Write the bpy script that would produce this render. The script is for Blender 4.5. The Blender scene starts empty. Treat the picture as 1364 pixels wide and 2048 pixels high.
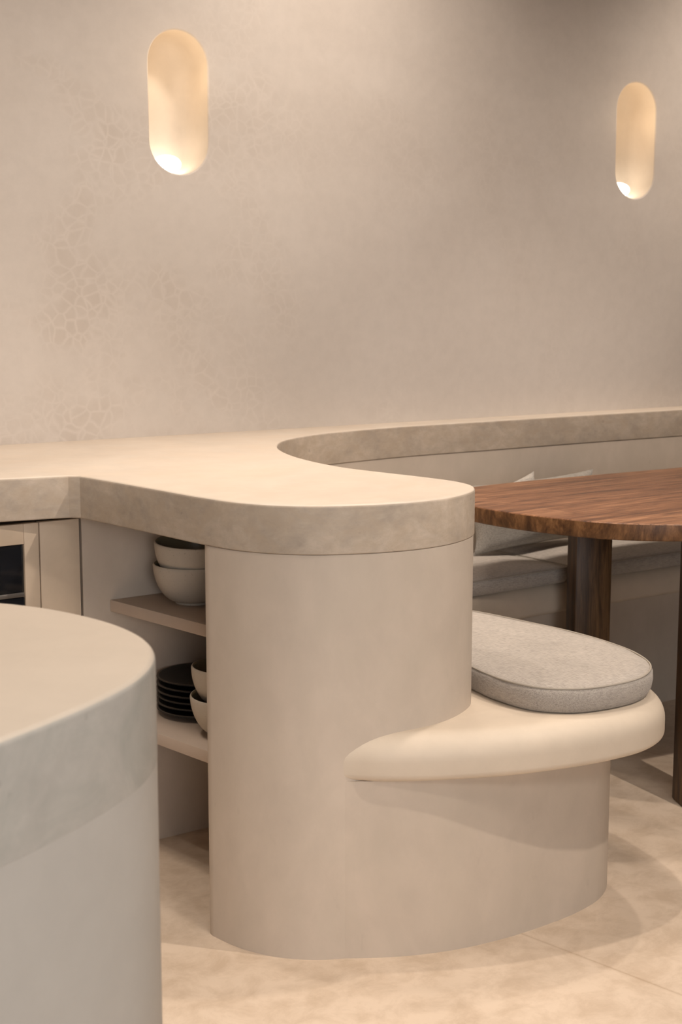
import bpy, bmesh, math, random
from mathutils import Vector, Matrix
from mathutils.geometry import tessellate_polygon
C = bpy.context.scene
COL = C.collection
PI = math.pi
R = math.radians

# ---------------------------------------------------------------- camera
cam_d = bpy.data.cameras.new('camera')
cam_d.sensor_fit = 'VERTICAL'; cam_d.sensor_height = 36.0
cam_d.lens = 2844.0 / 2048.0 * 36.0
cam_d.clip_start = 0.05
cam_d.dof.use_dof = True; cam_d.dof.focus_distance = 2.85; cam_d.dof.aperture_fstop = 9.0
cam = bpy.data.objects.new('camera', cam_d); COL.objects.link(cam)
cam.location = (0, 0, 1.278)
cam.rotation_euler = (PI/2 - math.atan(424/2844), 0, -R(35.4))
C.camera = cam

# ---------------------------------------------------------------- world, lights, exposure
w = bpy.data.worlds.new('world'); C.world = w; w.use_nodes = True
w.node_tree.nodes['Background'].inputs[0].default_value = (0.95, 0.93, 0.90, 1)
w.node_tree.nodes['Background'].inputs[1].default_value = 0.04
C.view_settings.view_transform = 'Standard'
C.view_settings.look = 'None'
C.view_settings.gamma = 1.0
C.view_settings.exposure = 0.47
try: C.view_settings.use_curve_mapping = False
except Exception: pass

WARM = (1.0, 0.87, 0.75)
def spot(name, loc, target, energy, angle=70, blend=0.5, radius=0.03, col=WARM):
    l = bpy.data.lights.new(name, 'SPOT'); l.energy = energy; l.color = col
    l.spot_size = R(angle); l.spot_blend = blend; l.shadow_soft_size = radius
    o = bpy.data.objects.new(name, l); COL.objects.link(o); o.location = loc
    o.rotation_euler = (Vector(target) - Vector(loc)).to_track_quat('-Z', 'Y').to_euler()
    return o
def area(name, loc, target, energy, sx, sy, col, spread=180):
    l = bpy.data.lights.new(name, 'AREA'); l.energy = energy; l.color = col
    l.shape = 'RECTANGLE'; l.size = sx; l.size_y = sy; l.spread = R(spread)
    o = bpy.data.objects.new(name, l); COL.objects.link(o); o.location = loc
    o.rotation_euler = (Vector(target) - Vector(loc)).to_track_quat('-Z', 'Y').to_euler()
    return o
spot('downlight_peninsula', (2.00, 2.18, 2.66), (2.00, 2.18, 0), 40, 74, 0.6, 0.025)
spot('downlight_shelf', (1.33, 2.60, 2.66), (1.33, 2.60, 0), 20, 80, 0.6, 0.025)
spot('downlight_bench_front', (2.50, 0.90, 2.66), (2.15, 1.95, 0.35), 88, 70, 0.5, 0.02)
spot('downlight_aisle', (1.25, 0.80, 2.66), (1.45, 1.95, 0.35), 20, 66, 0.9, 0.25)
spot('downlight_island', (0.30, 1.30, 2.66), (0.35, 1.40, 0), 62, 80, 0.7, 0.03)
spot('downlight_kitchen', (0.55, 2.45, 2.66), (0.9, 2.9, 0.7), 17, 80, 0.7, 0.03)
spot('downlight_table', (3.20, 2.55, 2.66), (3.20, 2.55, 0), 40, 84, 0.6, 0.03)
spot('downlight_wall_near', (2.30, 2.75, 2.66), (2.5, 3.5, 1.1), 52, 130, 1.0, 0.12)
spot('downlight_wall_far', (4.2, 2.70, 2.66), (4.35, 3.45, 0.9), 52, 130, 1.0, 0.10)
spot('downlight_wall_left', (0.75, 2.50, 2.66), (1.1, 3.5, 0.8), 46, 110, 1.0, 0.12)
area('island_fill', (1.0, -0.70, 2.66), (0.75, 1.0, 0.6), 13, 1.4, 1.0, (1.0, 0.97, 0.93), 110)  # added fill light overhead to brighten the island side, not a real fixture
area('window_daylight', (-1.0, -2.9, 1.5), (0.3, 1.2, 0.7), 15, 3.0, 1.9, (0.98, 0.98, 1.0), 70)

# ---------------------------------------------------------------- materials
def nmat(name):
    m = bpy.data.materials.new(name); m.use_nodes = True
    nt = m.node_tree; b = nt.nodes['Principled BSDF']
    return m, nt, b
def N(nt, t, **k):
    n = nt.nodes.new(t)
    for a, v in k.items(): setattr(n, a, v)
    return n
def ramp(nt, fac, stops):
    r = N(nt, 'ShaderNodeValToRGB'); e = r.color_ramp.elements
    e[0].position, e[0].color = stops[0][0], (*stops[0][1], 1)
    e[1].position, e[1].color = stops[-1][0], (*stops[-1][1], 1)
    for p, c in stops[1:-1]:
        q = e.new(p); q.color = (*c, 1)
    nt.links.new(fac, r.inputs[0]); return r.outputs[0]
def coords(nt, scale=(1, 1, 1), rot=(0, 0, 0)):
    tc = N(nt, 'ShaderNodeTexCoord'); mp = N(nt, 'ShaderNodeMapping')
    mp.inputs['Scale'].default_value = scale; mp.inputs['Rotation'].default_value = rot
    nt.links.new(tc.outputs['Object'], mp.inputs[0]); return mp.outputs[0]
def noise(nt, v, scale, detail=4, rough=0.55, dist=0.0):
    n = N(nt, 'ShaderNodeTexNoise'); n.inputs['Scale'].default_value = scale
    n.inputs['Detail'].default_value = detail; n.inputs['Roughness'].default_value = rough
    n.inputs['Distortion'].default_value = dist
    nt.links.new(v, n.inputs['Vector']); return n.outputs['Fac']
def mixc(nt, fac, a, b, mode='MIX'):
    m = N(nt, 'ShaderNodeMix', data_type='RGBA', blend_type=mode)
    for i, s in ((0, fac), (6, a), (7, b)):
        if isinstance(s, (int, float)): m.inputs[i].default_value = s
        elif isinstance(s, tuple): m.inputs[i].default_value = (*s, 1)
        else: nt.links.new(s, m.inputs[i])
    return m.outputs[2]
def mth(nt, op, a, b=0.0):
    m = N(nt, 'ShaderNodeMath', operation=op)
    for i, s in ((0, a), (1, b)):
        if isinstance(s, (int, float)): m.inputs[i].default_value = s
        else: nt.links.new(s, m.inputs[i])
    return m.outputs[0]
def bump(nt, b, h, strength, dist=0.01):
    n = N(nt, 'ShaderNodeBump'); n.inputs['Strength'].default_value = strength
    n.inputs['Distance'].default_value = dist
    nt.links.new(h, n.inputs['Height']); nt.links.new(n.outputs[0], b.inputs['Normal'])
def sc(c, k): return tuple(x*k for x in c)

def plaster(name, col, var=0.12, scale=2.2, rough=0.6, stretch=(1, 1, 1), pits=0.0, grey=None, greyamt=0.5):
    m, nt, b = nmat(name)
    v = coords(nt, stretch)
    n1 = noise(nt, v, scale, 6, 0.6, 0.6)
    n2 = noise(nt, v, scale*7, 5, 0.65, 0.3)
    c = ramp(nt, n1, [(0.3, sc(col, 1-var)), (0.7, sc(col, 1+var*0.6))])
    f2 = ramp(nt, n2, [(0.35, (1-var*0.6,)*3), (0.62, (1.0, 1.0, 1.0))])
    c = mixc(nt, 1.0, c, f2, 'MULTIPLY')
    if grey:
        g = noise(nt, v, scale*2.6, 7, 0.7, 1.2)
        gm = ramp(nt, g, [(0.42, (0, 0, 0)), (0.68, (greyamt,)*3)])
        c = mixc(nt, gm, c, grey)
    if pits:
        p = noise(nt, v, 38, 2, 0.5)
        pm = ramp(nt, p, [(0.70, (0, 0, 0)), (0.78, (pits,)*3)])
        c = mixc(nt, pm, c, sc(col, 0.55))
    nt.links.new(c, b.inputs['Base Color'])
    b.inputs['Roughness'].default_value = rough
    b.inputs['Specular IOR Level'].default_value = 0.3
    h = mth(nt, 'ADD', mth(nt, 'MULTIPLY', noise(nt, v, 6, 3, 0.5), 1.0), mth(nt, 'MULTIPLY', n2, 0.25))
    bump(nt, b, h, 0.22, 0.006)
    return m

BEI = (0.62, 0.52, 0.42)
def wall_material():
    m, nt, b = nmat('wall_plaster')
    v = coords(nt)
    n1 = noise(nt, v, 1.3, 5, 0.6, 0.5)
    c = ramp(nt, n1, [(0.3, (0.575, 0.510, 0.450)), (0.7, (0.64, 0.575, 0.515))])
    # trowel crackle: thin pale veins inside slightly darker patches
    wn = N(nt, 'ShaderNodeTexNoise'); wn.inputs['Scale'].default_value = 9
    nt.links.new(v, wn.inputs['Vector'])
    vm = N(nt, 'ShaderNodeVectorMath', operation='MULTIPLY_ADD')
    nt.links.new(wn.outputs['Color'], vm.inputs[0]); vm.inputs[1].default_value = (0.06,)*3; nt.links.new(v, vm.inputs[2])
    vo = N(nt, 'ShaderNodeTexVoronoi', feature='DISTANCE_TO_EDGE'); vo.inputs['Scale'].default_value = 31
    nt.links.new(vm.outputs[0], vo.inputs['Vector'])
    cell = ramp(nt, vo.outputs['Distance'], [(0.0, (1.03, 1.025, 1.02)), (0.16, (0.92, 0.90, 0.88))])
    pm = ramp(nt, noise(nt, v, 2.1, 4, 0.6, 0.4), [(0.49, (0, 0, 0)), (0.64, (0.95,)*3)])
    # the veined patches are strongest at the kitchen end
    sx = N(nt, 'ShaderNodeSeparateXYZ'); nt.links.new(v, sx.inputs[0])
    fx = ramp(nt, mth(nt, 'MULTIPLY', sx.outputs[0], 0.25), [(0.47, (1, 1, 1)), (0.62, (0.3,)*3)])
    pm = mixc(nt, 1.0, pm, fx, 'MULTIPLY')
    cc = mixc(nt, 1.0, c, cell, 'MULTIPLY')
    c = mixc(nt, pm, c, cc)
    fine = ramp(nt, noise(nt, v, 24, 5, 0.7), [(0.35, (0.955,)*3), (0.6, (1, 1, 1))])
    c = mixc(nt, 1.0, c, fine, 'MULTIPLY')
    nt.links.new(c, b.inputs['Base Color'])
    b.inputs['Roughness'].default_value = 0.62; b.inputs['Specular IOR Level'].default_value = 0.25
    bump(nt, b, noise(nt, v, 7, 4, 0.55), 0.18, 0.006)
    return m
def floor_material():
    m, nt, b = nmat('floor_microcement')
    v = coords(nt)
    n1 = noise(nt, v, 1.6, 6, 0.6, 0.6); n2 = noise(nt, v, 13, 7, 0.7, 0.35)
    c = ramp(nt, n1, [(0.3, (0.60, 0.485, 0.375)), (0.7, (0.70, 0.575, 0.455))])
    c = mixc(nt, 1.0, c, ramp(nt, n2, [(0.36, (0.83, 0.80, 0.765)), (0.58, (1, 1, 1))]), 'MULTIPLY')
    # large slabs with hairline joints
    sx = N(nt, 'ShaderNodeSeparateXYZ'); nt.links.new(v, sx.inputs[0])
    def joint(ax, ay, d0, period):
        d = mth(nt, 'ADD', mth(nt, 'MULTIPLY', sx.outputs[0], ax), mth(nt, 'MULTIPLY', sx.outputs[1], ay))
        d = mth(nt, 'PINGPONG', mth(nt, 'ADD', d, -d0), period/2)
        return ramp(nt, d, [(0.0015, (0.80, 0.76, 0.72)), (0.0045, (1, 1, 1))])
    c = mixc(nt, 1.0, c, joint(0.984, 0.178, 2.218, 1.2), 'MULTIPLY')
    c = mixc(nt, 1.0, c, joint(-0.178, 0.984, 2.95, 2.4), 'MULTIPLY')
    nt.links.new(c, b.inputs['Base Color'])
    b.inputs['Roughness'].default_value = 0.5; b.inputs['Specular IOR Level'].default_value = 0.3
    bump(nt, b, n2, 0.12, 0.004)
    return m
def fabric(name, col, weave=420):
    m, nt, b = nmat(name)
    v = coords(nt)
    a = noise(nt, coords(nt, (1, 9, 9)), 60, 3, 0.6); c2 = noise(nt, coords(nt, (9, 1, 9)), 60, 3, 0.6)
    k = mth(nt, 'ADD', mth(nt, 'MULTIPLY', a, 0.5), mth(nt, 'MULTIPLY', c2, 0.5))
    c = ramp(nt, k, [(0.37, sc(col, 0.68)), (0.5, col), (0.64, sc(col, 1.2))])
    c = mixc(nt, 1.0, c, ramp(nt, noise(nt, v, 7, 4), [(0.3, (0.9,)*3), (0.7, (1, 1, 1))]), 'MULTIPLY')
    nt.links.new(c, b.inputs['Base Color']); b.inputs['Roughness'].default_value = 0.95
    b.inputs['Specular IOR Level'].default_value = 0.1
    b.inputs['Sheen Weight'].default_value = 0.15
    h = mth(nt, 'ADD', k, mth(nt, 'MULTIPLY', noise(nt, v, 14, 3, 0.5, 0.8), 1.6))
    bump(nt, b, h, 0.45, 0.004)
    return m
def wood(name, dark, mid, light, stretch, planks=None, rough=0.42):
    m, nt, b = nmat(name)
    v = coords(nt, stretch)
    n = noise(nt, v, 3.0, 7, 0.62, 1.4)
    n2 = noise(nt, v, 14.0, 5, 0.7, 0.4)
    c = ramp(nt, n, [(0.30, dark), (0.48, mid), (0.66, light)])
    c = mixc(nt, 1.0, c, ramp(nt, n2, [(0.35, (0.62, 0.58, 0.55)), (0.6, (1, 1, 1))]), 'MULTIPLY')
    if planks:
        br = N(nt, 'ShaderNodeTexBrick'); br.offset = 0.37
        br.inputs['Scale'].default_value = 1.0; br.inputs['Brick Width'].default_value = 4.0
        br.inputs['Row Height'].default_value = planks; br.inputs['Mortar Size'].default_value = 0.0008
        br.inputs['Color1'].default_value = (1, 1, 1, 1); br.inputs['Color2'].default_value = (0.66, 0.60, 0.56, 1)
        br.inputs['Mortar'].default_value = (0.25, 0.2, 0.18, 1)
        nt.links.new(coords(nt), br.inputs['Vector'])
        c = mixc(nt, 1.0, c, br.outputs['Color'], 'MULTIPLY')
    nt.links.new(c, b.inputs['Base Color']); b.inputs['Roughness'].default_value = rough
    b.inputs['Specular IOR Level'].default_value = 0.35
    bump(nt, b, n2, 0.15, 0.002)
    return m
def plain(name, col, rough=0.6, spec=0.4, speck=0.0, metal=0.0):
    m, nt, b = nmat(name)
    v = coords(nt)
    c = ramp(nt, noise(nt, v, 18, 5, 0.6), [(0.35, sc(col, 0.93)), (0.65, col)])
    if speck:
        s = ramp(nt, noise(nt, v, 260, 2, 0.5), [(0.66, (0, 0, 0)), (0.74, (speck,)*3)])
        c = mixc(nt, s, c, sc(col, 0.35))
    nt.links.new(c, b.inputs['Base Color']); b.inputs['Roughness'].default_value = rough
    b.inputs['Specular IOR Level'].default_value = spec; b.inputs['Metallic'].default_value = metal
    return m

M_wall = wall_material()
M_floor = floor_material()
M_ceil = plaster('ceiling_plaster', (0.52, 0.49, 0.45), 0.05)
M_niche = plaster('niche_plaster', (0.66, 0.575, 0.48), 0.05, 3.0)
M_room = plaster('side_wall_plaster', (0.36, 0.33, 0.30), 0.06)
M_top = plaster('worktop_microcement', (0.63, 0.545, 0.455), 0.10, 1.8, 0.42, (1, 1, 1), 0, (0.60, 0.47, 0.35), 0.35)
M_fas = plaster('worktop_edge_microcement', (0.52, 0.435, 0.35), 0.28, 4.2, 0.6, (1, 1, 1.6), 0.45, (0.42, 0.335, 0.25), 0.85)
M_body = plaster('body_microcement', (0.54, 0.455, 0.375), 0.10, 2.4, 0.6, (1, 1, 0.6), 0.12, (0.49, 0.42, 0.34), 0.5)
M_seat = plaster('bench_microcement', (0.62, 0.525, 0.42), 0.07, 2.2, 0.5)
M_isl_top = plaster('island_top_microcement', (0.68, 0.59, 0.49), 0.06, 2.0, 0.45)
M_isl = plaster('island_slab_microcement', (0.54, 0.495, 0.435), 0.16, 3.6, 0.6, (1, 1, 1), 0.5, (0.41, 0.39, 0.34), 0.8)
M_islb = plaster('island_base_microcement', (0.56, 0.51, 0.45), 0.06, 2.2, 0.6)
M_cab = plain('cabinet_paint', (0.60, 0.48, 0.36), 0.5, 0.3)
M_shelf = plaster('shelf_plaster', (0.54, 0.44, 0.36), 0.05, 3.0, 0.6)
M_dark = plain('cabinet_carcass', (0.26, 0.19, 0.13), 0.7, 0.2)
M_glass = plain('oven_black_glass', (0.012, 0.013, 0.016), 0.12, 0.6)
M_steel = plain('oven_trim_steel', (0.35, 0.33, 0.31), 0.35, 0.5, 0, 0.8)
M_bowl = plain('bowl_stoneware', (0.56, 0.50, 0.42), 0.55, 0.35, 0.5)
M_bowl_in = plain('bowl_inner_glaze', (0.22, 0.18, 0.11), 0.35, 0.5)
M_plate = plain('plate_black_stoneware', (0.022, 0.018, 0.016), 0.5, 0.4)
M_rim = plain('plate_rim_bare', (0.16, 0.13, 0.10), 0.5, 0.4)
M_fab = fabric('cushion_linen', (0.43, 0.385, 0.34))
M_pipe = plain('cushion_piping', (0.36, 0.32, 0.27), 0.95, 0.1)
M_fabw = fabric('pillow_pale_linen', (0.56, 0.51, 0.455))
M_fabg = fabric('pillow_grey_linen', (0.36, 0.33, 0.29))
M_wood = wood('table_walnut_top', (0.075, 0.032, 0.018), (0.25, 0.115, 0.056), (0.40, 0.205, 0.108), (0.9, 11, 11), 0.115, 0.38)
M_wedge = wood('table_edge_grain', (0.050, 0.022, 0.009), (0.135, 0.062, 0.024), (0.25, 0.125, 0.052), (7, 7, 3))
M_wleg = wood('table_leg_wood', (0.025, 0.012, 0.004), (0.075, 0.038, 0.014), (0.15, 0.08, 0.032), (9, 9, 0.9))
def lamp_material():
    m, nt, b = nmat('lamp_diffuser')
    b.inputs['Base Color'].default_value = (0.9, 0.88, 0.82, 1)
    b.inputs['Emission Color'].default_value = (1.0, 0.95, 0.85, 1)
    b.inputs['Emission Strength'].default_value = 2.6
    return m
M_lamp = lamp_material()

# ---------------------------------------------------------------- mesh helpers
def finish(name, bm, mats, parent=None, sharp=32):
    if not isinstance(mats, (list, tuple)): mats = [mats]
    bm.normal_update()
    for f in bm.faces: f.smooth = True
    for e in bm.edges:
        if len(e.link_faces) == 2 and e.calc_face_angle(0) > R(sharp): e.smooth = False
    me = bpy.data.meshes.new(name); bm.to_mesh(me); bm.free()
    for m in mats: me.materials.append(m)
    o = bpy.data.objects.new(name, me); COL.objects.link(o)
    if parent: o.parent = parent
    return o
def tag(o, label=None, cat=None, group=None, kind=None):
    if label: o['label'] = label
    if cat: o['category'] = cat
    if group: o['group'] = group
    if kind: o['kind'] = kind
    return o
def empty(name, loc, rz=0, **k):
    o = bpy.data.objects.new(name, None); COL.objects.link(o)
    o.location = loc; o.rotation_euler = (0, 0, rz); o.empty_display_size = 0.1
    return tag(o, **k)
def copy_tree(o, parent=None):
    c = o.copy(); COL.objects.link(c)
    c.parent = parent
    for ch in list(o.children): copy_tree(ch, c)
    return c
def spline(pts, n=8, closed=False):
    out = []; L = len(pts)
    rng = range(L) if closed else range(L-1)
    for i in rng:
        g = (lambda k: pts[k % L]) if closed else (lambda k: pts[min(max(k, 0), L-1)])
        p0, p1, p2, p3 = [Vector(g(i+d)) for d in (-1, 0, 1, 2)]
        # centripetal style tangents
        d1 = max((p2-p1).length, 1e-6); d0 = max((p1-p0).length, d1*0.2) if (p1-p0).length > 1e-6 else d1
        d2 = max((p3-p2).length, d1*0.2) if (p3-p2).length > 1e-6 else d1
        t1 = ((p2-p1)/d1*d0 + (p1-p0)/d0*d1)/(d0+d1) if (p1-p0).length > 1e-6 else (p2-p1)/d1
        t2 = ((p3-p2)/d2*d1 + (p2-p1)/d1*d2)/(d1+d2) if (p3-p2).length > 1e-6 else (p2-p1)/d1
        for s in range(n):
            t = s/n
            h00 = 2*t**3-3*t*t+1; h10 = t**3-2*t*t+t; h01 = -2*t**3+3*t*t; h11 = t**3-t*t
            out.append(tuple(p1*h00 + t1*d1*h10 + p2*h01 + t2*d1*h11))
    if not closed: out.append(tuple(pts[-1]))
    return out
def ccw(p):
    a = sum(p[i][0]*p[(i+1) % len(p)][1]-p[(i+1) % len(p)][0]*p[i][1] for i in range(len(p)))
    return list(p) if a > 0 else list(reversed(p))
def normals(p):
    n = []
    L = len(p)
    for i in range(L):
        a = Vector(p[i]) - Vector(p[i-1]); b = Vector(p[(i+1) % L]) - Vector(p[i])
        if a.length > 1e-9: a.normalize()
        if b.length > 1e-9: b.normalize()
        na = Vector((a.y, -a.x)); nb = Vector((b.y, -b.x))
        m = na + nb
        if m.length < 1e-6: m = na
        m.normalize(); k = 1.0/max(m.dot(na), 0.5)
        n.append(m*k)
    return n
def fill(bm, vs, up=True, mi=0):
    for t in tessellate_polygon([[v.co.copy() for v in vs]]):
        try: f = bm.faces.new([vs[i] for i in t])
        except ValueError: continue
        f.material_index = mi
        f.normal_update()
        if (f.normal.z > 0) != up: f.normal_flip()
def loft(bm, pts, prof, mi=0, cap0=True, cap1=True, cap_mi=None, mi_fn=None):
    """pts ccw outline, prof list of (offset outwards, z)"""
    pts = ccw(pts); nn = normals(pts); rows = []
    for off, z in prof:
        rows.append([bm.verts.new((p[0]+q.x*off, p[1]+q.y*off, z)) for p, q in zip(pts, nn)])
    L = len(pts)
    for k in range(len(rows)-1):
        for i in range(L):
            f = bm.faces.new((rows[k][i], rows[k][(i+1) % L], rows[k+1][(i+1) % L], rows[k+1][i]))
            f.material_index = mi_fn(k) if mi_fn else mi
    cm = mi if cap_mi is None else cap_mi
    if cap0: fill(bm, rows[0], False, cm)
    if cap1: fill(bm, rows[-1], True, cm)
    return rows
def bull(z0, z1, r0, r1, off=0.0, n=6):
    """edge profile from z0 up to z1 with rounded bottom (r0) and top (r1)"""
    pr = []
    for i in range(n+1):
        a = PI/2*i/n
        pr.append((off - r0 + r0*math.sin(a), z0 + r0 - r0*math.cos(a)))
    for i in range(n+1):
        a = PI/2*i/n
        q = (off - r1 + r1*math.cos(a), z1 - r1 + r1*math.sin(a))
        if abs(q[0]-pr[-1][0]) + abs(q[1]-pr[-1][1]) > 1e-5: pr.append(q)
    return pr
def box(bm, x0, x1, y0, y1, z0, z1, bev=0.0, rz=0.0, mi=0, segs=2):
    vs = [bm.verts.new((x, y, z)) for z in (z0, z1) for x, y in ((x0, y0), (x1, y0), (x1, y1), (x0, y1))]
    fs = [(3, 2, 1, 0), (4, 5, 6, 7), (0, 1, 5, 4), (1, 2, 6, 5), (2, 3, 7, 6), (3, 0, 4, 7)]
    faces = [bm.faces.new([vs[i] for i in f]) for f in fs]
    for f in faces: f.material_index = mi
    if rz:
        c = Vector(((x0+x1)/2, (y0+y1)/2, 0))
        bmesh.ops.rotate(bm, cent=c, matrix=Matrix.Rotation(rz, 3, 'Z'), verts=vs)
    if bev:
        es = list({e for f in faces for e in f.edges})
        bmesh.ops.bevel(bm, geom=es, offset=bev, segments=segs, profile=0.5, affect='EDGES')
def lathe(bm, prof, n=48, mi_fn=None):
    rows = []
    for r, z in prof:
        if r < 1e-6: rows.append([bm.verts.new((0, 0, z))])
        else: rows.append([bm.verts.new((r*math.cos(2*PI*i/n), r*math.sin(2*PI*i/n), z)) for i in range(n)])
    for k in range(len(rows)-1):
        a, b = rows[k], rows[k+1]
        for i in range(n):
            j = (i+1) % n
            if len(a) == 1 and len(b) == 1: continue
            if len(a) == 1: f = bm.faces.new((a[0], b[j], b[i]))
            elif len(b) == 1: f = bm.faces.new((a[i], a[j], b[0]))
            else: f = bm.faces.new((a[i], a[j], b[j], b[i]))
            f.material_index = mi_fn(k) if mi_fn else 0
    bmesh.ops.recalc_face_normals(bm, faces=bm.faces)

# ================================================================ THE SETTING
def wall_y(x): return 3.619 - 0.0382*x
WANG = -math.atan(0.0382)
CEIL = 2.70
def struct(o): o['kind'] = 'structure'; return o

bm = bmesh.new(); box(bm, -2.6, 5.6, -3.2, 3.9, -0.12, 0.0)
struct(finish('floor', bm, M_floor))
bm = bmesh.new(); box(bm, -2.6, 5.6, -3.2, 3.9, CEIL, CEIL+0.12)
struct(finish('ceiling', bm, M_ceil))
bm = bmesh.new(); box(bm, -2.7, -2.58, -3.2, 3.9, 0, CEIL)
struct(finish('wall_left', bm, M_room))
bm = bmesh.new(); box(bm, 5.5, 5.62, -3.2, 3.9, 0, CEIL)
struct(finish('wall_right', bm, M_room))
# wall behind the camera with the wide window
bm = bmesh.new()
box(bm, -2.6, -2.55, -3.2, -3.1, 0, CEIL); box(bm, 0.5, 5.6, -3.2, -3.1, 0, CEIL)
box(bm, -2.55, 0.5, -3.2, -3.1, 0, 0.5); box(bm, -2.55, 0.5, -3.2, -3.1, 2.5, CEIL)
struct(finish('wall_front', bm, M_room))
bm = bmesh.new()
for x0, x1, z0, z1 in ((-2.55, 0.5, 0.5, 0.55), (-2.55, 0.5, 2.45, 2.5), (-2.55, -2.5, 0.55, 2.45), (0.45, 0.5, 0.55, 2.45), (-1.05, -1.0, 0.55, 2.45)):
    box(bm, x0, x1, -3.18, -3.12, z0, z1)
struct(finish('window_1', bm, M_cab))

# main wall with the two pill-shaped recesses, built in the wall's own frame (x along, y into the wall)
NW, NH = 0.090, 0.385      # half width, full height
NZ = 1.622                 # lowest point of the recess
def pill(cx, off=0.0, n=20, dz=0.0):
    r = NW + off; zc0 = NZ + NW + dz; zc1 = NZ + NH - NW + dz
    p = [(cx + r*math.cos(PI+PI*i/n), zc0 + r*math.sin(PI+PI*i/n)) for i in range(n+1)]
    p += [(cx + r*math.cos(PI*i/n), zc1 + r*math.sin(PI*i/n)) for i in range(n+1)]
    return p
wall = empty('wall_back', (0, 3.619, 0), WANG, kind='structure')
def to_wall_x(X): return X / math.cos(WANG)
niches = [to_wall_x(1.972), to_wall_x(3.706)]
X0, X1 = -2.7, 5.75
bm = bmesh.new()
LIP = 0.006
loops = [[(X0, 0), (X1, 0), (X1, CEIL), (X0, CEIL)]] + [pill(c, LIP) for c in niches]
loops3 = [[Vector((a, 0, b)) for a, b in lp] for lp in loops]
flat = [v for lp in loops3 for v in lp]
bv = [bm.verts.new(v) for v in flat]
for t in tessellate_polygon(loops3):
    f = bm.faces.new([bv[i] for i in t]); f.normal_update()
    if f.normal.y > 0: f.normal_flip()
k = 4
for c in niches:
    L = len(pill(c)); rim = bv[k:k+L]; k += L
    prof = []
    for i in range(1, 6):
        a = PI/2*i/5; prof.append((LIP*(1-math.sin(a)), LIP*(1-math.cos(a))))
    prof += [(0.0, 0.03), (0.0, 0.06), (-0.001, 0.085), (-0.006, 0.105), (-0.016, 0.120), (-0.032, 0.130), (-0.052, 0.135)]
    prev = rim
    for off, d in prof:
        row = [bm.verts.new((x, d, z)) for x, z in pill(c, off)]
        for i in range(L):
            j = (i+1) % L
            bm.faces.new((prev[i], prev[j], row[j], row[i]))
        prev = row
    bm.faces.new(prev)
for f in bm.faces:
    if f.calc_center_median().y > 0.004: f.material_index = 1
# solid back so that the wall has thickness
box(bm, X0, X1, 0.16, 0.22, 0, CEIL)
bmesh.ops.remove_doubles(bm, verts=bm.verts, dist=1e-6)
bmesh.ops.recalc_face_normals(bm, faces=bm.faces)
for f in bm.faces:   # front sheet must face the room
    pass
finish('plastered_face', bm, [M_wall, M_niche], wall, 40)

# ================================================================ COUNTERTOP, PENINSULA, BENCH
kitchen_front = [(-1.2, 3.14), (1.155, 2.888), (1.300, 2.858)]
tip = [(1.318, 2.838), (1.334, 2.70), (1.350, 2.54), (1.366, 2.385), (1.388, 2.285), (1.431, 2.21), (1.48, 2.165), (1.538, 2.134),
       (1.61, 2.110), (1.69, 2.101), (1.76, 2.110), (1.821, 2.134), (1.872, 2.168), (1.908, 2.215), (1.924, 2.28),
       (1.918, 2.37), (1.895, 2.50), (1.878, 2.62), (1.886, 2.75), (1.912, 2.88), (1.945, 2.98), (2.01, 3.115), (2.11, 3.24),
       (2.27, 3.335), (2.559, 3.392), (3.033, 3.393), (3.45, 3.386), (3.862, 3.370), (4.6, 3.342), (5.45, 3.31)]
tips = spline(tip, 7)
outline_top = kitchen_front + tips + [(5.45, wall_y(5.45)+0.004), (-1.2, wall_y(-1.2)+0.004)]
TOP = 0.90; TH = 0.095
bm = bmesh.new()
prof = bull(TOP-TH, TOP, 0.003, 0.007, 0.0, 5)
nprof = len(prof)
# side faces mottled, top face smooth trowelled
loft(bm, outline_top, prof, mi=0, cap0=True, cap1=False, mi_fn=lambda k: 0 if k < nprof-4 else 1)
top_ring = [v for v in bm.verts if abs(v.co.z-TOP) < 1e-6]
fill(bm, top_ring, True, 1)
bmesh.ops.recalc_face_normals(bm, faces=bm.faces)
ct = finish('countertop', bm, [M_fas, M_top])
tag(ct, 'long beige microcement countertop curving along the wall and out over the peninsula', 'countertop')

# body under the peninsula and the backrest of the dining nook
inset = 0.002
pp = ccw(outline_top)
tb = [p for p in spline(tip, 7)]
tn = []
for i, p in enumerate(tb):
    a = Vector(tb[max(i-1, 0)]); b = Vector(tb[min(i+1, len(tb)-1)]); t = (b-a).normalized()
    tn.append((p[0]-t.y*inset, p[1]+t.x*inset))
body = [p for p in tn if not (p[0] < 1.40 and p[1] > 2.392)]
body_outline = [(1.80, 2.395), (1.385, 2.395), (1.372, 2.391), (1.3695, 2.380)] + [p for p in body if not (p[0] < 1.40 and p[1] > 2.376)] + \
    [(5.44, wall_y(5.44)-0.001), (1.350, wall_y(1.35)-0.001), (1.350, 2.905), (1.80, 2.905)]
bm = bmesh.new()
loft(bm, body_outline, [(0, 0.0), (0, TOP-TH-0.0005)])
bmesh.ops.recalc_face_normals(bm, faces=bm.faces)
pb = finish('peninsula_base', bm, M_body)
tag(pb, 'beige plastered peninsula body with rounded end, curving on as the bench backrest', 'peninsula')

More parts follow.
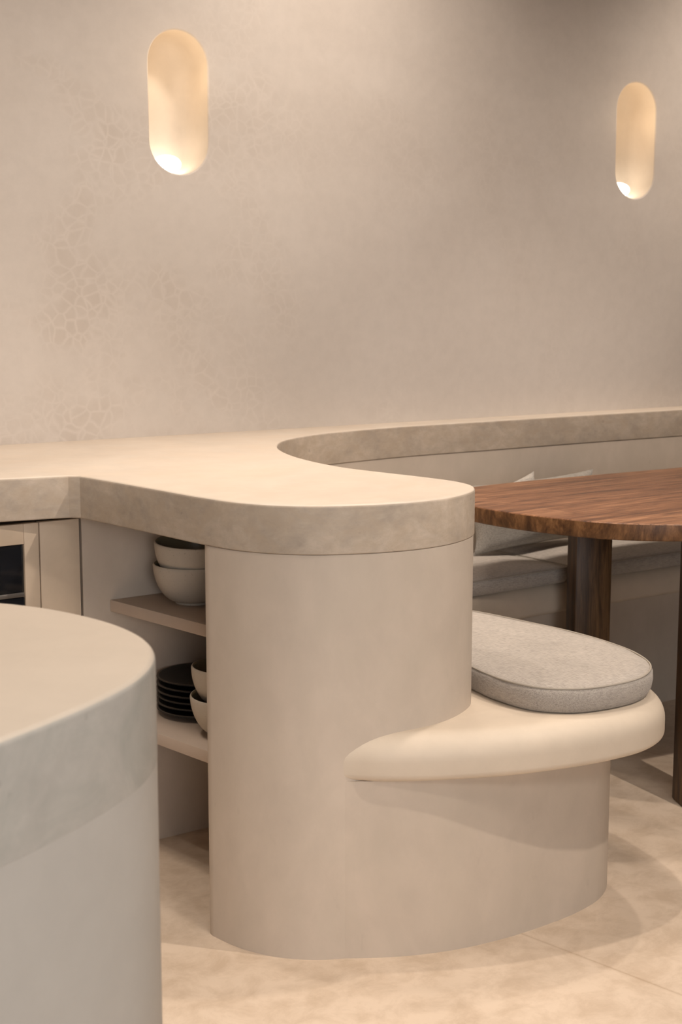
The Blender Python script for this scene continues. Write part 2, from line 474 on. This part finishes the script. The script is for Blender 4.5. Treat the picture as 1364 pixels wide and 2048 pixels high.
# bench: seat slab with a fat rounded nose, on a plinth
seat_outer = [(1.49, 2.171), (1.515, 2.151), (1.542, 2.129), (1.575, 2.098), (1.62, 2.066), (1.70, 2.022), (1.80, 1.978), (1.92, 1.943), (2.04, 1.925), (2.14, 1.928), (2.215, 1.955),
              (2.28, 2.01), (2.328, 2.09), (2.358, 2.19), (2.38, 2.32), (2.385, 2.48), (2.39, 2.62), (2.405, 2.74), (2.45, 2.85),
              (2.53, 2.93), (2.65, 2.970), (2.80, 2.982), (3.1, 2.984), (3.5, 2.975), (4.2, 2.95), (5.45, 2.91)]
inner_back = [(5.45, 3.35), (4.6, 3.38), (3.862, 3.41), (3.0, 3.43), (2.55, 3.43), (2.24, 3.38), (2.08, 3.28), (1.97, 3.14), (1.905, 2.99),
              (1.865, 2.87), (1.840, 2.75), (1.832, 2.62), (1.842, 2.48), (1.86, 2.35), (1.85, 2.26), (1.80, 2.20), (1.70, 2.17), (1.58, 2.19)]
seat_outline = spline(seat_outer, 6) + inner_back
bench = empty('built_in_bench', (2.2, 2.4, 0), label='beige microcement bench with thick rounded seat wrapping from the peninsula along the wall', cat='bench')
def reparent(o, p):
    o.parent = p; o.matrix_parent_inverse = Matrix.Translation(-Vector(p.location))
bm = bmesh.new()
SEAT = 0.45
loft(bm, seat_outline, bull(SEAT-0.090, SEAT, 0.016, 0.050, 0.0, 9))
bmesh.ops.recalc_face_normals(bm, faces=bm.faces)
reparent(finish('seat', bm, M_seat), bench)
base_outer = [(1.49, 2.169), (1.515, 2.150), (1.542, 2.132), (1.575, 2.111), (1.621, 2.085), (1.719, 2.047), (1.833, 2.026), (1.95, 2.022), (2.06, 2.030), (2.15, 2.055), (2.22, 2.105),
              (2.265, 2.18), (2.29, 2.30), (2.30, 2.45), (2.305, 2.62), (2.32, 2.76), (2.37, 2.90), (2.47, 2.985), (2.62, 3.015), (2.80, 3.02),
              (3.1, 3.02), (3.5, 3.01), (4.2, 2.985), (5.44, 2.945)]
bm = bmesh.new()
loft(bm, spline(base_outer, 6) + [(x-0.01 if x > 5.4 else x, y) for x, y in inner_back], [(0, 0.0), (0, SEAT-0.090+0.001)])
bmesh.ops.recalc_face_normals(bm, faces=bm.faces)
reparent(finish('plinth', bm, M_body), bench)

# ================================================================ ISLAND
isl = [(-1.3, 1.10), (0.05, 1.075), (0.25, 1.085), (0.36, 1.108), (0.449, 1.144), (0.515, 1.176), (0.580, 1.213), (0.650, 1.266), (0.700, 1.330), (0.728, 1.400),
       (0.736, 1.475), (0.726, 1.555), (0.700, 1.635), (0.660, 1.700), (0.60, 1.755), (0.51, 1.80), (0.38, 1.835), (0.20, 1.85), (-1.3, 1.88)]
isl_s = [isl[0]] + spline(isl[1:-1], 8) + [isl[-1]]
island = empty('kitchen_island', (0, 1.46, 0), label='rounded end of a grey-beige microcement kitchen island in the left foreground', cat='kitchen island')
bm = bmesh.new()
prof = bull(TOP-0.115, TOP, 0.0006, 0.008, 0.0003, 5)
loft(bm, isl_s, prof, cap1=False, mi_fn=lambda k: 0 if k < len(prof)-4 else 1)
fill(bm, [v for v in bm.verts if abs(v.co.z-TOP) < 1e-6], True, 1)
bmesh.ops.recalc_face_normals(bm, faces=bm.faces)
reparent(finish('worktop', bm, [M_isl, M_isl_top]), island)
bm = bmesh.new(); loft(bm, isl_s, [(0, 0), (0, TOP-0.115)])
bmesh.ops.recalc_face_normals(bm, faces=bm.faces)
reparent(finish('base', bm, M_islb), island)

# ================================================================ CABINETS UNDER THE COUNTER
CF = 2.905   # cabinet front plane
cab = empty('oven_cabinet', (0.9, CF, 0), label='beige kitchen cabinet housing the black oven at the left edge', cat='cabinet')
bm = bmesh.new(); box(bm, 0.60, 1.244, CF+0.022, 3.50, 0.08, 0.79)
reparent(finish('carcass', bm, M_dark), cab)
bm = bmesh.new()
box(bm, 1.213, 1.2475, CF, CF+0.020, 0.10, 0.794, 0.0015)
box(bm, 0.602, 0.640, CF, CF+0.020, 0.10, 0.794, 0.0015)
box(bm, 0.6402, 1.2128, CF, CF+0.020, 0.749, 0.794, 0.0015)
box(bm, 0.6402, 1.2128, CF, CF+0.020, 0.10, 0.250, 0.0015)
reparent(finish('front_frame', bm, M_cab), cab)
bm = bmesh.new(); box(bm, 0.60, 1.244, CF+0.05, CF+0.07, 0.0, 0.08)
reparent(finish('toe_kick', bm, M_dark), cab)
ov = empty('oven', (0.92, CF, 0.25), label='black glass built-in oven in the beige cabinet', cat='oven')
bm = bmesh.new(); box(bm, 0.6415, 1.2115, CF+0.006, CF+0.021, 0.642, 0.7475, 0.001)
reparent(finish('control_panel', bm, M_glass), ov)
bm = bmesh.new(); box(bm, 0.6415, 1.2115, CF+0.004, CF+0.021, 0.252, 0.630, 0.001)
reparent(finish('door', bm, M_glass), ov)
bm = bmesh.new(); box(bm, 0.6415, 1.2115, CF+0.002, CF+0.012, 0.631, 0.641, 0.002)
reparent(finish('door_trim', bm, M_steel), ov)
fp = empty('filler_cabinet', (1.295, CF, 0), label='narrow beige cabinet panel between the oven cabinet and the open shelves', cat='cabinet')
bm = bmesh.new(); box(bm, 1.250, 1.3445, CF, CF+0.020, 0.10, 0.794, 0.0015)
reparent(finish('front_panel', bm, M_cab), fp)
bm = bmesh.new(); box(bm, 1.250, 1.348, CF+0.022, 3.50, 0.0, 0.79)
reparent(finish('carcass', bm, M_dark), fp)
# further cabinet to the left, behind the island
c2 = empty('kitchen_cabinet', (0.2, CF, 0), label='beige drawer cabinet left of the oven cabinet', cat='cabinet')
bm = bmesh.new(); box(bm, -0.2, 0.594, CF+0.022, 3.50, 0.08, 0.79)
reparent(finish('carcass', bm, M_dark), c2)
for z0, z1 in ((0.10, 0.44), (0.444, 0.794)):
    bm = bmesh.new(); box(bm, -0.198, 0.596, CF, CF+0.020, z0, z1, 0.0015)
    reparent(finish('drawer', bm, M_cab), c2)

# ================================================================ SHELVES
def shelf(z, x_far, x_near, label):
    bm = bmesh.new()
    p = [(x_far, 2.9035), (x_near, 2.397), (1.799, 2.397), (1.799, 2.9035)]
    loft(bm, p, bull(z-0.027, z, 0.0015, 0.0015, 0, 2))
    bmesh.ops.recalc_face_normals(bm, faces=bm.faces)
    o = finish('shelf', bm, M_shelf)
    tag(o, label, 'shelf', 'open shelves in the peninsula'); return o
S1, S2 = 0.600, 0.334
shelf(S1, 1.416, 1.490, 'upper plastered shelf in the peninsula, with only two stacked bowls')
shelf(S2, 1.395, 1.470, 'lower plastered shelf in the peninsula, with black plates and two bowls')

# ================================================================ BOWLS AND PLATES
def bowl_bm(r=0.092, h=0.092, foot=0.042):
    out = [(0, 0.003), (foot-0.008, 0.003), (foot-0.004, 0.0), (foot, 0.0005), (foot+0.001, 0.006)]
    n = 14
    for i in range(1, n+1):
        t = i/n; a = t*PI/2
        out.append((foot+0.001 + (r-foot-0.001)*math.sin(a)**0.85, 0.006 + (h-0.006)*(1-math.cos(a))**0.82))
    out[-1] = (r, h-0.003)
    k = len(out)
    out += [(r-0.0010, h-0.0006), (r-0.003, h), (r-0.0052, h-0.002)]
    for i in range(n, 0, -1):
        t = i/n; a = t*PI/2
        out.append(((foot-0.006) + (r-0.006-foot+0.006)*math.sin(a)**0.85, 0.012 + (h-0.016)*(1-math.cos(a))**0.82))
    out.append((0, 0.0115))
    return out, k
def make_bowl(loc, label, tilt=(0, 0)):
    root = empty('bowl', loc, label=label, cat='bowl', group='stoneware bowls on the peninsula shelves')
    root.rotation_euler = (tilt[0], tilt[1], 0)
    pr_, k = bowl_bm()
    bm = bmesh.new(); lathe(bm, pr_, 64, lambda i: 0 if i < k+1 else 1)
    finish('bowl_body', bm, [M_bowl, M_bowl_in], root, 50)
    return root
b1 = make_bowl((1.560, 2.770, S1), 'speckled beige bowl under another bowl on the upper shelf')
def dupbowl(loc, label, tilt=(0, 0)):
    c = copy_tree(b1); c.location = loc; c['label'] = label; c.rotation_euler = (tilt[0], tilt[1], 0.7); return c
dupbowl((1.561, 2.768, S1+0.050), 'speckled beige bowl on top of the pair on the upper shelf', (R(2.0), R(-2)))
dupbowl((1.555, 2.600, S2), 'beige bowl under another bowl on the lower shelf, beside the black plates')
dupbowl((1.556, 2.601, S2+0.062), 'beige bowl with dark inside topping the pair on the lower shelf', (R(1.5), R(2)))
# plates
def plate_prof():
    return [(0, 0.004), (0.050, 0.004), (0.052, 0.0), (0.058, 0.0), (0.061, 0.004), (0.084, 0.0075), (0.102, 0.0125), (0.1055, 0.0145),
            (0.105, 0.0165), (0.1005, 0.0165), (0.082, 0.012), (0.058, 0.0085), (0, 0.0085)]
words = ['lowest', 'second lowest', 'third from the bottom', 'third from the top', 'second highest', 'topmost']
proto = None
for i in range(6):
    lab = '%s black plate in the stack on the lower shelf' % words[i]
    if i == 0:
        bm = bmesh.new(); lathe(bm, plate_prof(), 72, lambda k: 1 if k == 8 else 0)
        proto = finish('plate', bm, [M_plate, M_rim], None, 60); o = proto
    else:
        o = proto.copy(); COL.objects.link(o)
    o.location = (1.592 + (i % 3-1)*0.0015, 2.794 + (i % 2)*0.002, S2 + i*0.0145)
    tag(o, lab, 'plate', 'black plates stacked on the lower shelf')

# ================================================================ CUSHIONS
def cushion(name, pts, z0, h, puff, label, mat=M_fab, smooth=True, seed=0, n=8):
    pts = ccw(spline(pts, n, True) if smooth else pts)
    bm = bmesh.new(); nn = normals(pts)
    cx = sum(p[0] for p in pts)/len(pts); cy = sum(p[1] for p in pts)/len(pts)
    rnd = random.Random(seed); ph = [rnd.uniform(0, 6.28) for _ in range(6)]
    def wob(x, y): return math.sin(x*17+ph[0])*math.sin(y*13+ph[1])*0.5 + math.sin(x*31+y*23+ph[2])*0.3
    prof = [(-0.016, 0.0), (-0.008, 0.003), (-0.003, h*0.22), (0.0, h*0.5), (-0.001, h*0.76), (-0.005, h*0.90)]
    rows = []
    for off, dz in prof:
        rows.append([bm.verts.new((p[0]+q.x*off*(1+0.25*wob(p[0]*3, p[1]*3)), p[1]+q.y*off, z0+dz*(1+0.03*wob(p[0]*2, p[1]*2)))) for p, q in zip(pts, nn)])
    K = 9
    for k in range(1, K+1):
        t = k/K; s = 1 - t*0.97
        row = []
        for p, q in zip(pts, nn):
            bx, by = p[0]-q.x*0.009, p[1]-q.y*0.009
            x = cx + (bx-cx)*s; y = cy + (by-cy)*s
            z = z0 + h*0.94 + puff*(1-s**2.6) + 0.0022*wob(x, y)*min(1, t*3)
            row.append(bm.verts.new((x, y, z)))
        rows.append(row)
    L = len(pts)
    for k in range(len(rows)-1):
        for i in range(L):
            bm.faces.new((rows[k][i], rows[k][(i+1) % L], rows[k+1][(i+1) % L], rows[k+1][i]))
    fill(bm, rows[0], False); fill(bm, rows[-1], True)
    bmesh.ops.recalc_face_normals(bm, faces=bm.faces)
    root = empty(name, (cx, cy, z0), label=label, cat='cushion', group='fitted seat cushions on the bench')
    reparent(finish('cushion_cover', bm, mat, None, 80), root)
    # piping seam round the top edge
    bm = bmesh.new(); rr = 0.0022; m = 6
    ring = []
    for i, (p, q) in enumerate(zip(pts, nn)):
        z = z0 + h*0.905; off = -0.0055
        c = Vector((p[0]+q.x*off, p[1]+q.y*off, z))
        ring.append([bm.verts.new(c + Vector((q.x, q.y, 0))*rr*math.cos(2*PI*j/m) + Vector((0, 0, rr*math.sin(2*PI*j/m)))) for j in range(m)])
    for i in range(L):
        a, b = ring[i], ring[(i+1) % L]
        for j in range(m): bm.faces.new((a[j], b[j], b[(j+1) % m], a[(j+1) % m]))
    bmesh.ops.recalc_face_normals(bm, faces=bm.faces)
    reparent(finish('piping', bm, M_pipe, None, 80), root)
    return root
cushion('seat_cushion', [(1.940, 2.28), (1.924, 2.19), (1.920, 2.115), (1.938, 2.042), (1.990, 1.990), (2.08, 1.966), (2.18, 1.976), (2.262, 2.028), (2.318, 2.12), (2.344, 2.23),
                         (2.350, 2.36), (2.335, 2.50), (2.310, 2.66), (2.26, 2.80), (2.15, 2.86), (2.02, 2.84), (1.945, 2.75), (1.925, 2.62), (1.935, 2.45)],
        SEAT, 0.058, 0.008, 'oval-ended grey linen seat cushion on the rounded near end of the bench', seed=3)
def rrect(x0, x1, y0, y1, r, sk=0.0, n=6, m=10):
    p = []
    for cx, cy, a0 in ((x1-r, y0+r, -90), (x1-r, y1-r, 0), (x0+r, y1-r, 90), (x0+r, y0+r, 180)):
        for i in range(n+1):
            a = R(a0+90*i/n); p.append((cx+r*math.cos(a), cy+r*math.sin(a)))
    q = []
    for i in range(len(p)):
        a = Vector(p[i]); b = Vector(p[(i+1) % len(p)])
        k = max(1, int((b-a).length/0.04))
        for j in range(k): v = a.lerp(b, j/k); q.append((v.x, v.y + sk*(v.x-x0)))
    return q
cushion('seat_cushion', rrect(2.42, 2.955, 2.975, 3.365, 0.03, 0.0), SEAT, 0.050, 0.012,
        'flat grey linen seat cushion on the far bench, left of the thick table leg', smooth=False, seed=5)
cushion('seat_cushion', rrect(2.962, 4.0, 2.968, 3.362, 0.03, -0.012), SEAT, 0.050, 0.012,
        'long flat grey linen seat cushion on the far bench, passing behind the thick table leg', smooth=False, seed=8)

# pillows
def pillow(name, loc, size, thick, rot, mat, label, seed=1, group=None):
    bm = bmesh.new(); n = 26; rnd = random.Random(seed); ph = [rnd.uniform(0, 6) for _ in range(4)]
    sides = []
    for s in (1, -1):
        g = []
        for i in range(n+1):
            row = []
            for j in range(n+1):
                u = -1+2*i/n; v = -1+2*j/n
                pin = 1 - 0.09*(1-abs(v)**2.5)*abs(u)**4; pin2 = 1 - 0.09*(1-abs(u)**2.5)*abs(v)**4
                x = u*size[0]/2*pin; z = v*size[1]/2*pin2
                t = ((1-u**4)*(1-v**4))**0.62 if abs(u) < 1 and abs(v) < 1 else 0.0
                y = s*thick/2*t + 0.004*math.sin(u*6+ph[0])*math.sin(v*5+ph[1])*t
                if (i in (0, n) or j in (0, n)) and s == -1: row.append(sides[0][i][j])
                else: row.append(bm.verts.new((x, y, z)))
            g.append(row)
        sides.append(g)
        for i in range(n):
            for j in range(n):
                vs = [g[i][j], g[i+1][j], g[i+1][j+1], g[i][j+1]]
                if s == -1: vs.reverse()
                try: bm.faces.new(vs)
                except ValueError: pass
    bmesh.ops.recalc_face_normals(bm, faces=bm.faces)
    o = finish(name, bm, mat, None, 80)
    o.location = loc; o.rotation_euler = rot
    tag(o, label, 'pillow', group); return o
pillow('throw_pillow', (3.045, 3.340, 0.622), (0.24, 0.17), 0.045, (R(-5), R(-14), 0), M_fabw, 'pale pillow against the bench back, only its corner showing above the table edge', 4, 'throw pillows on the far bench')
pillow('throw_pillow', (3.060, 3.250, 0.622), (0.55, 0.215), 0.085, (R(-12), R(-1.5), 0), M_fabg, 'grey linen pillow on the far bench, seen below the edge of the tabletop', 7, 'throw pillows on the far bench')

# ================================================================ DINING TABLE
tab = empty('dining_table', (3.3, 2.62, 0), label='dark wooden dining table with rounded plank top and thick square legs', cat='table')
to = [(2.392, 2.78), (2.392, 2.66), (2.415, 2.535), (2.475, 2.375), (2.585, 2.262), (2.72, 2.200), (2.90, 2.17), (3.15, 2.155), (3.45, 2.150), (3.70, 2.165), (3.92, 2.21), (4.10, 2.30),
      (4.21, 2.45), (4.24, 2.62), (4.20, 2.79), (4.09, 2.93), (3.93, 3.01), (3.70, 3.040), (3.45, 3.050), (3.07, 3.070), (2.80, 3.078), (2.62, 3.060), (2.49, 3.00), (2.42, 2.90)]
bm = bmesh.new()
prof = bull(0.708, 0.750, 0.004, 0.004, 0, 4)
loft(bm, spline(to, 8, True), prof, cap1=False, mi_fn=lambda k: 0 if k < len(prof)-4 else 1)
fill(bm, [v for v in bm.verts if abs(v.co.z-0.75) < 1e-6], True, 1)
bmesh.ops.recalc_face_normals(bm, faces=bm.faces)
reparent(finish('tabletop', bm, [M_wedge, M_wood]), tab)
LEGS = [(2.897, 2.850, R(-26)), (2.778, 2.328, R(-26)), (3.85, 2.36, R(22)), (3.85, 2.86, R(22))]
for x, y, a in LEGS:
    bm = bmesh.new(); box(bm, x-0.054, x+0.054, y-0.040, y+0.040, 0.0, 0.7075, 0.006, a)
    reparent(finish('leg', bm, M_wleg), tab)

# ================================================================ NICHE LAMPS
def niche_lamp(cx, label, energy):
    ca, sa = math.cos(WANG), math.sin(WANG)
    d = 0.082
    loc = (cx*ca - d*sa, 3.619 + cx*sa + d*ca, NZ + 0.0015)
    root = empty('niche_lamp', loc, WANG, label=label, cat='lamp', group='lamps in the wall niches')
    bm = bmesh.new(); lathe(bm, [(0, 0.0), (0.020, 0.0), (0.022, 0.001), (0.022, 0.006), (0, 0.006)], 40)
    finish('lamp_base', bm, M_steel, root)
    bm = bmesh.new()
    p = [(0, 0.007)] + [(0.041*math.cos(a), 0.032 + 0.026*math.sin(a)) for a in [R(-72 + 162*i/14) for i in range(15)]]
    p[-1] = (0, 0.058)
    lathe(bm, p, 40); finish('diffuser', bm, M_lamp, root, 70)
    l = bpy.data.lights.new('niche_glow', 'POINT'); l.energy = energy; l.color = (1.0, 0.76, 0.50); l.shadow_soft_size = 0.05
    o = bpy.data.objects.new('niche_glow', l); COL.objects.link(o)
    o.location = (loc[0]-0.01, loc[1]-0.085, NZ + 0.27)
niche_lamp(niches[0], 'glowing dome lamp at the bottom of the left wall niche', 0.30)
niche_lamp(niches[1], 'glowing dome lamp at the bottom of the right wall niche', 0.30)
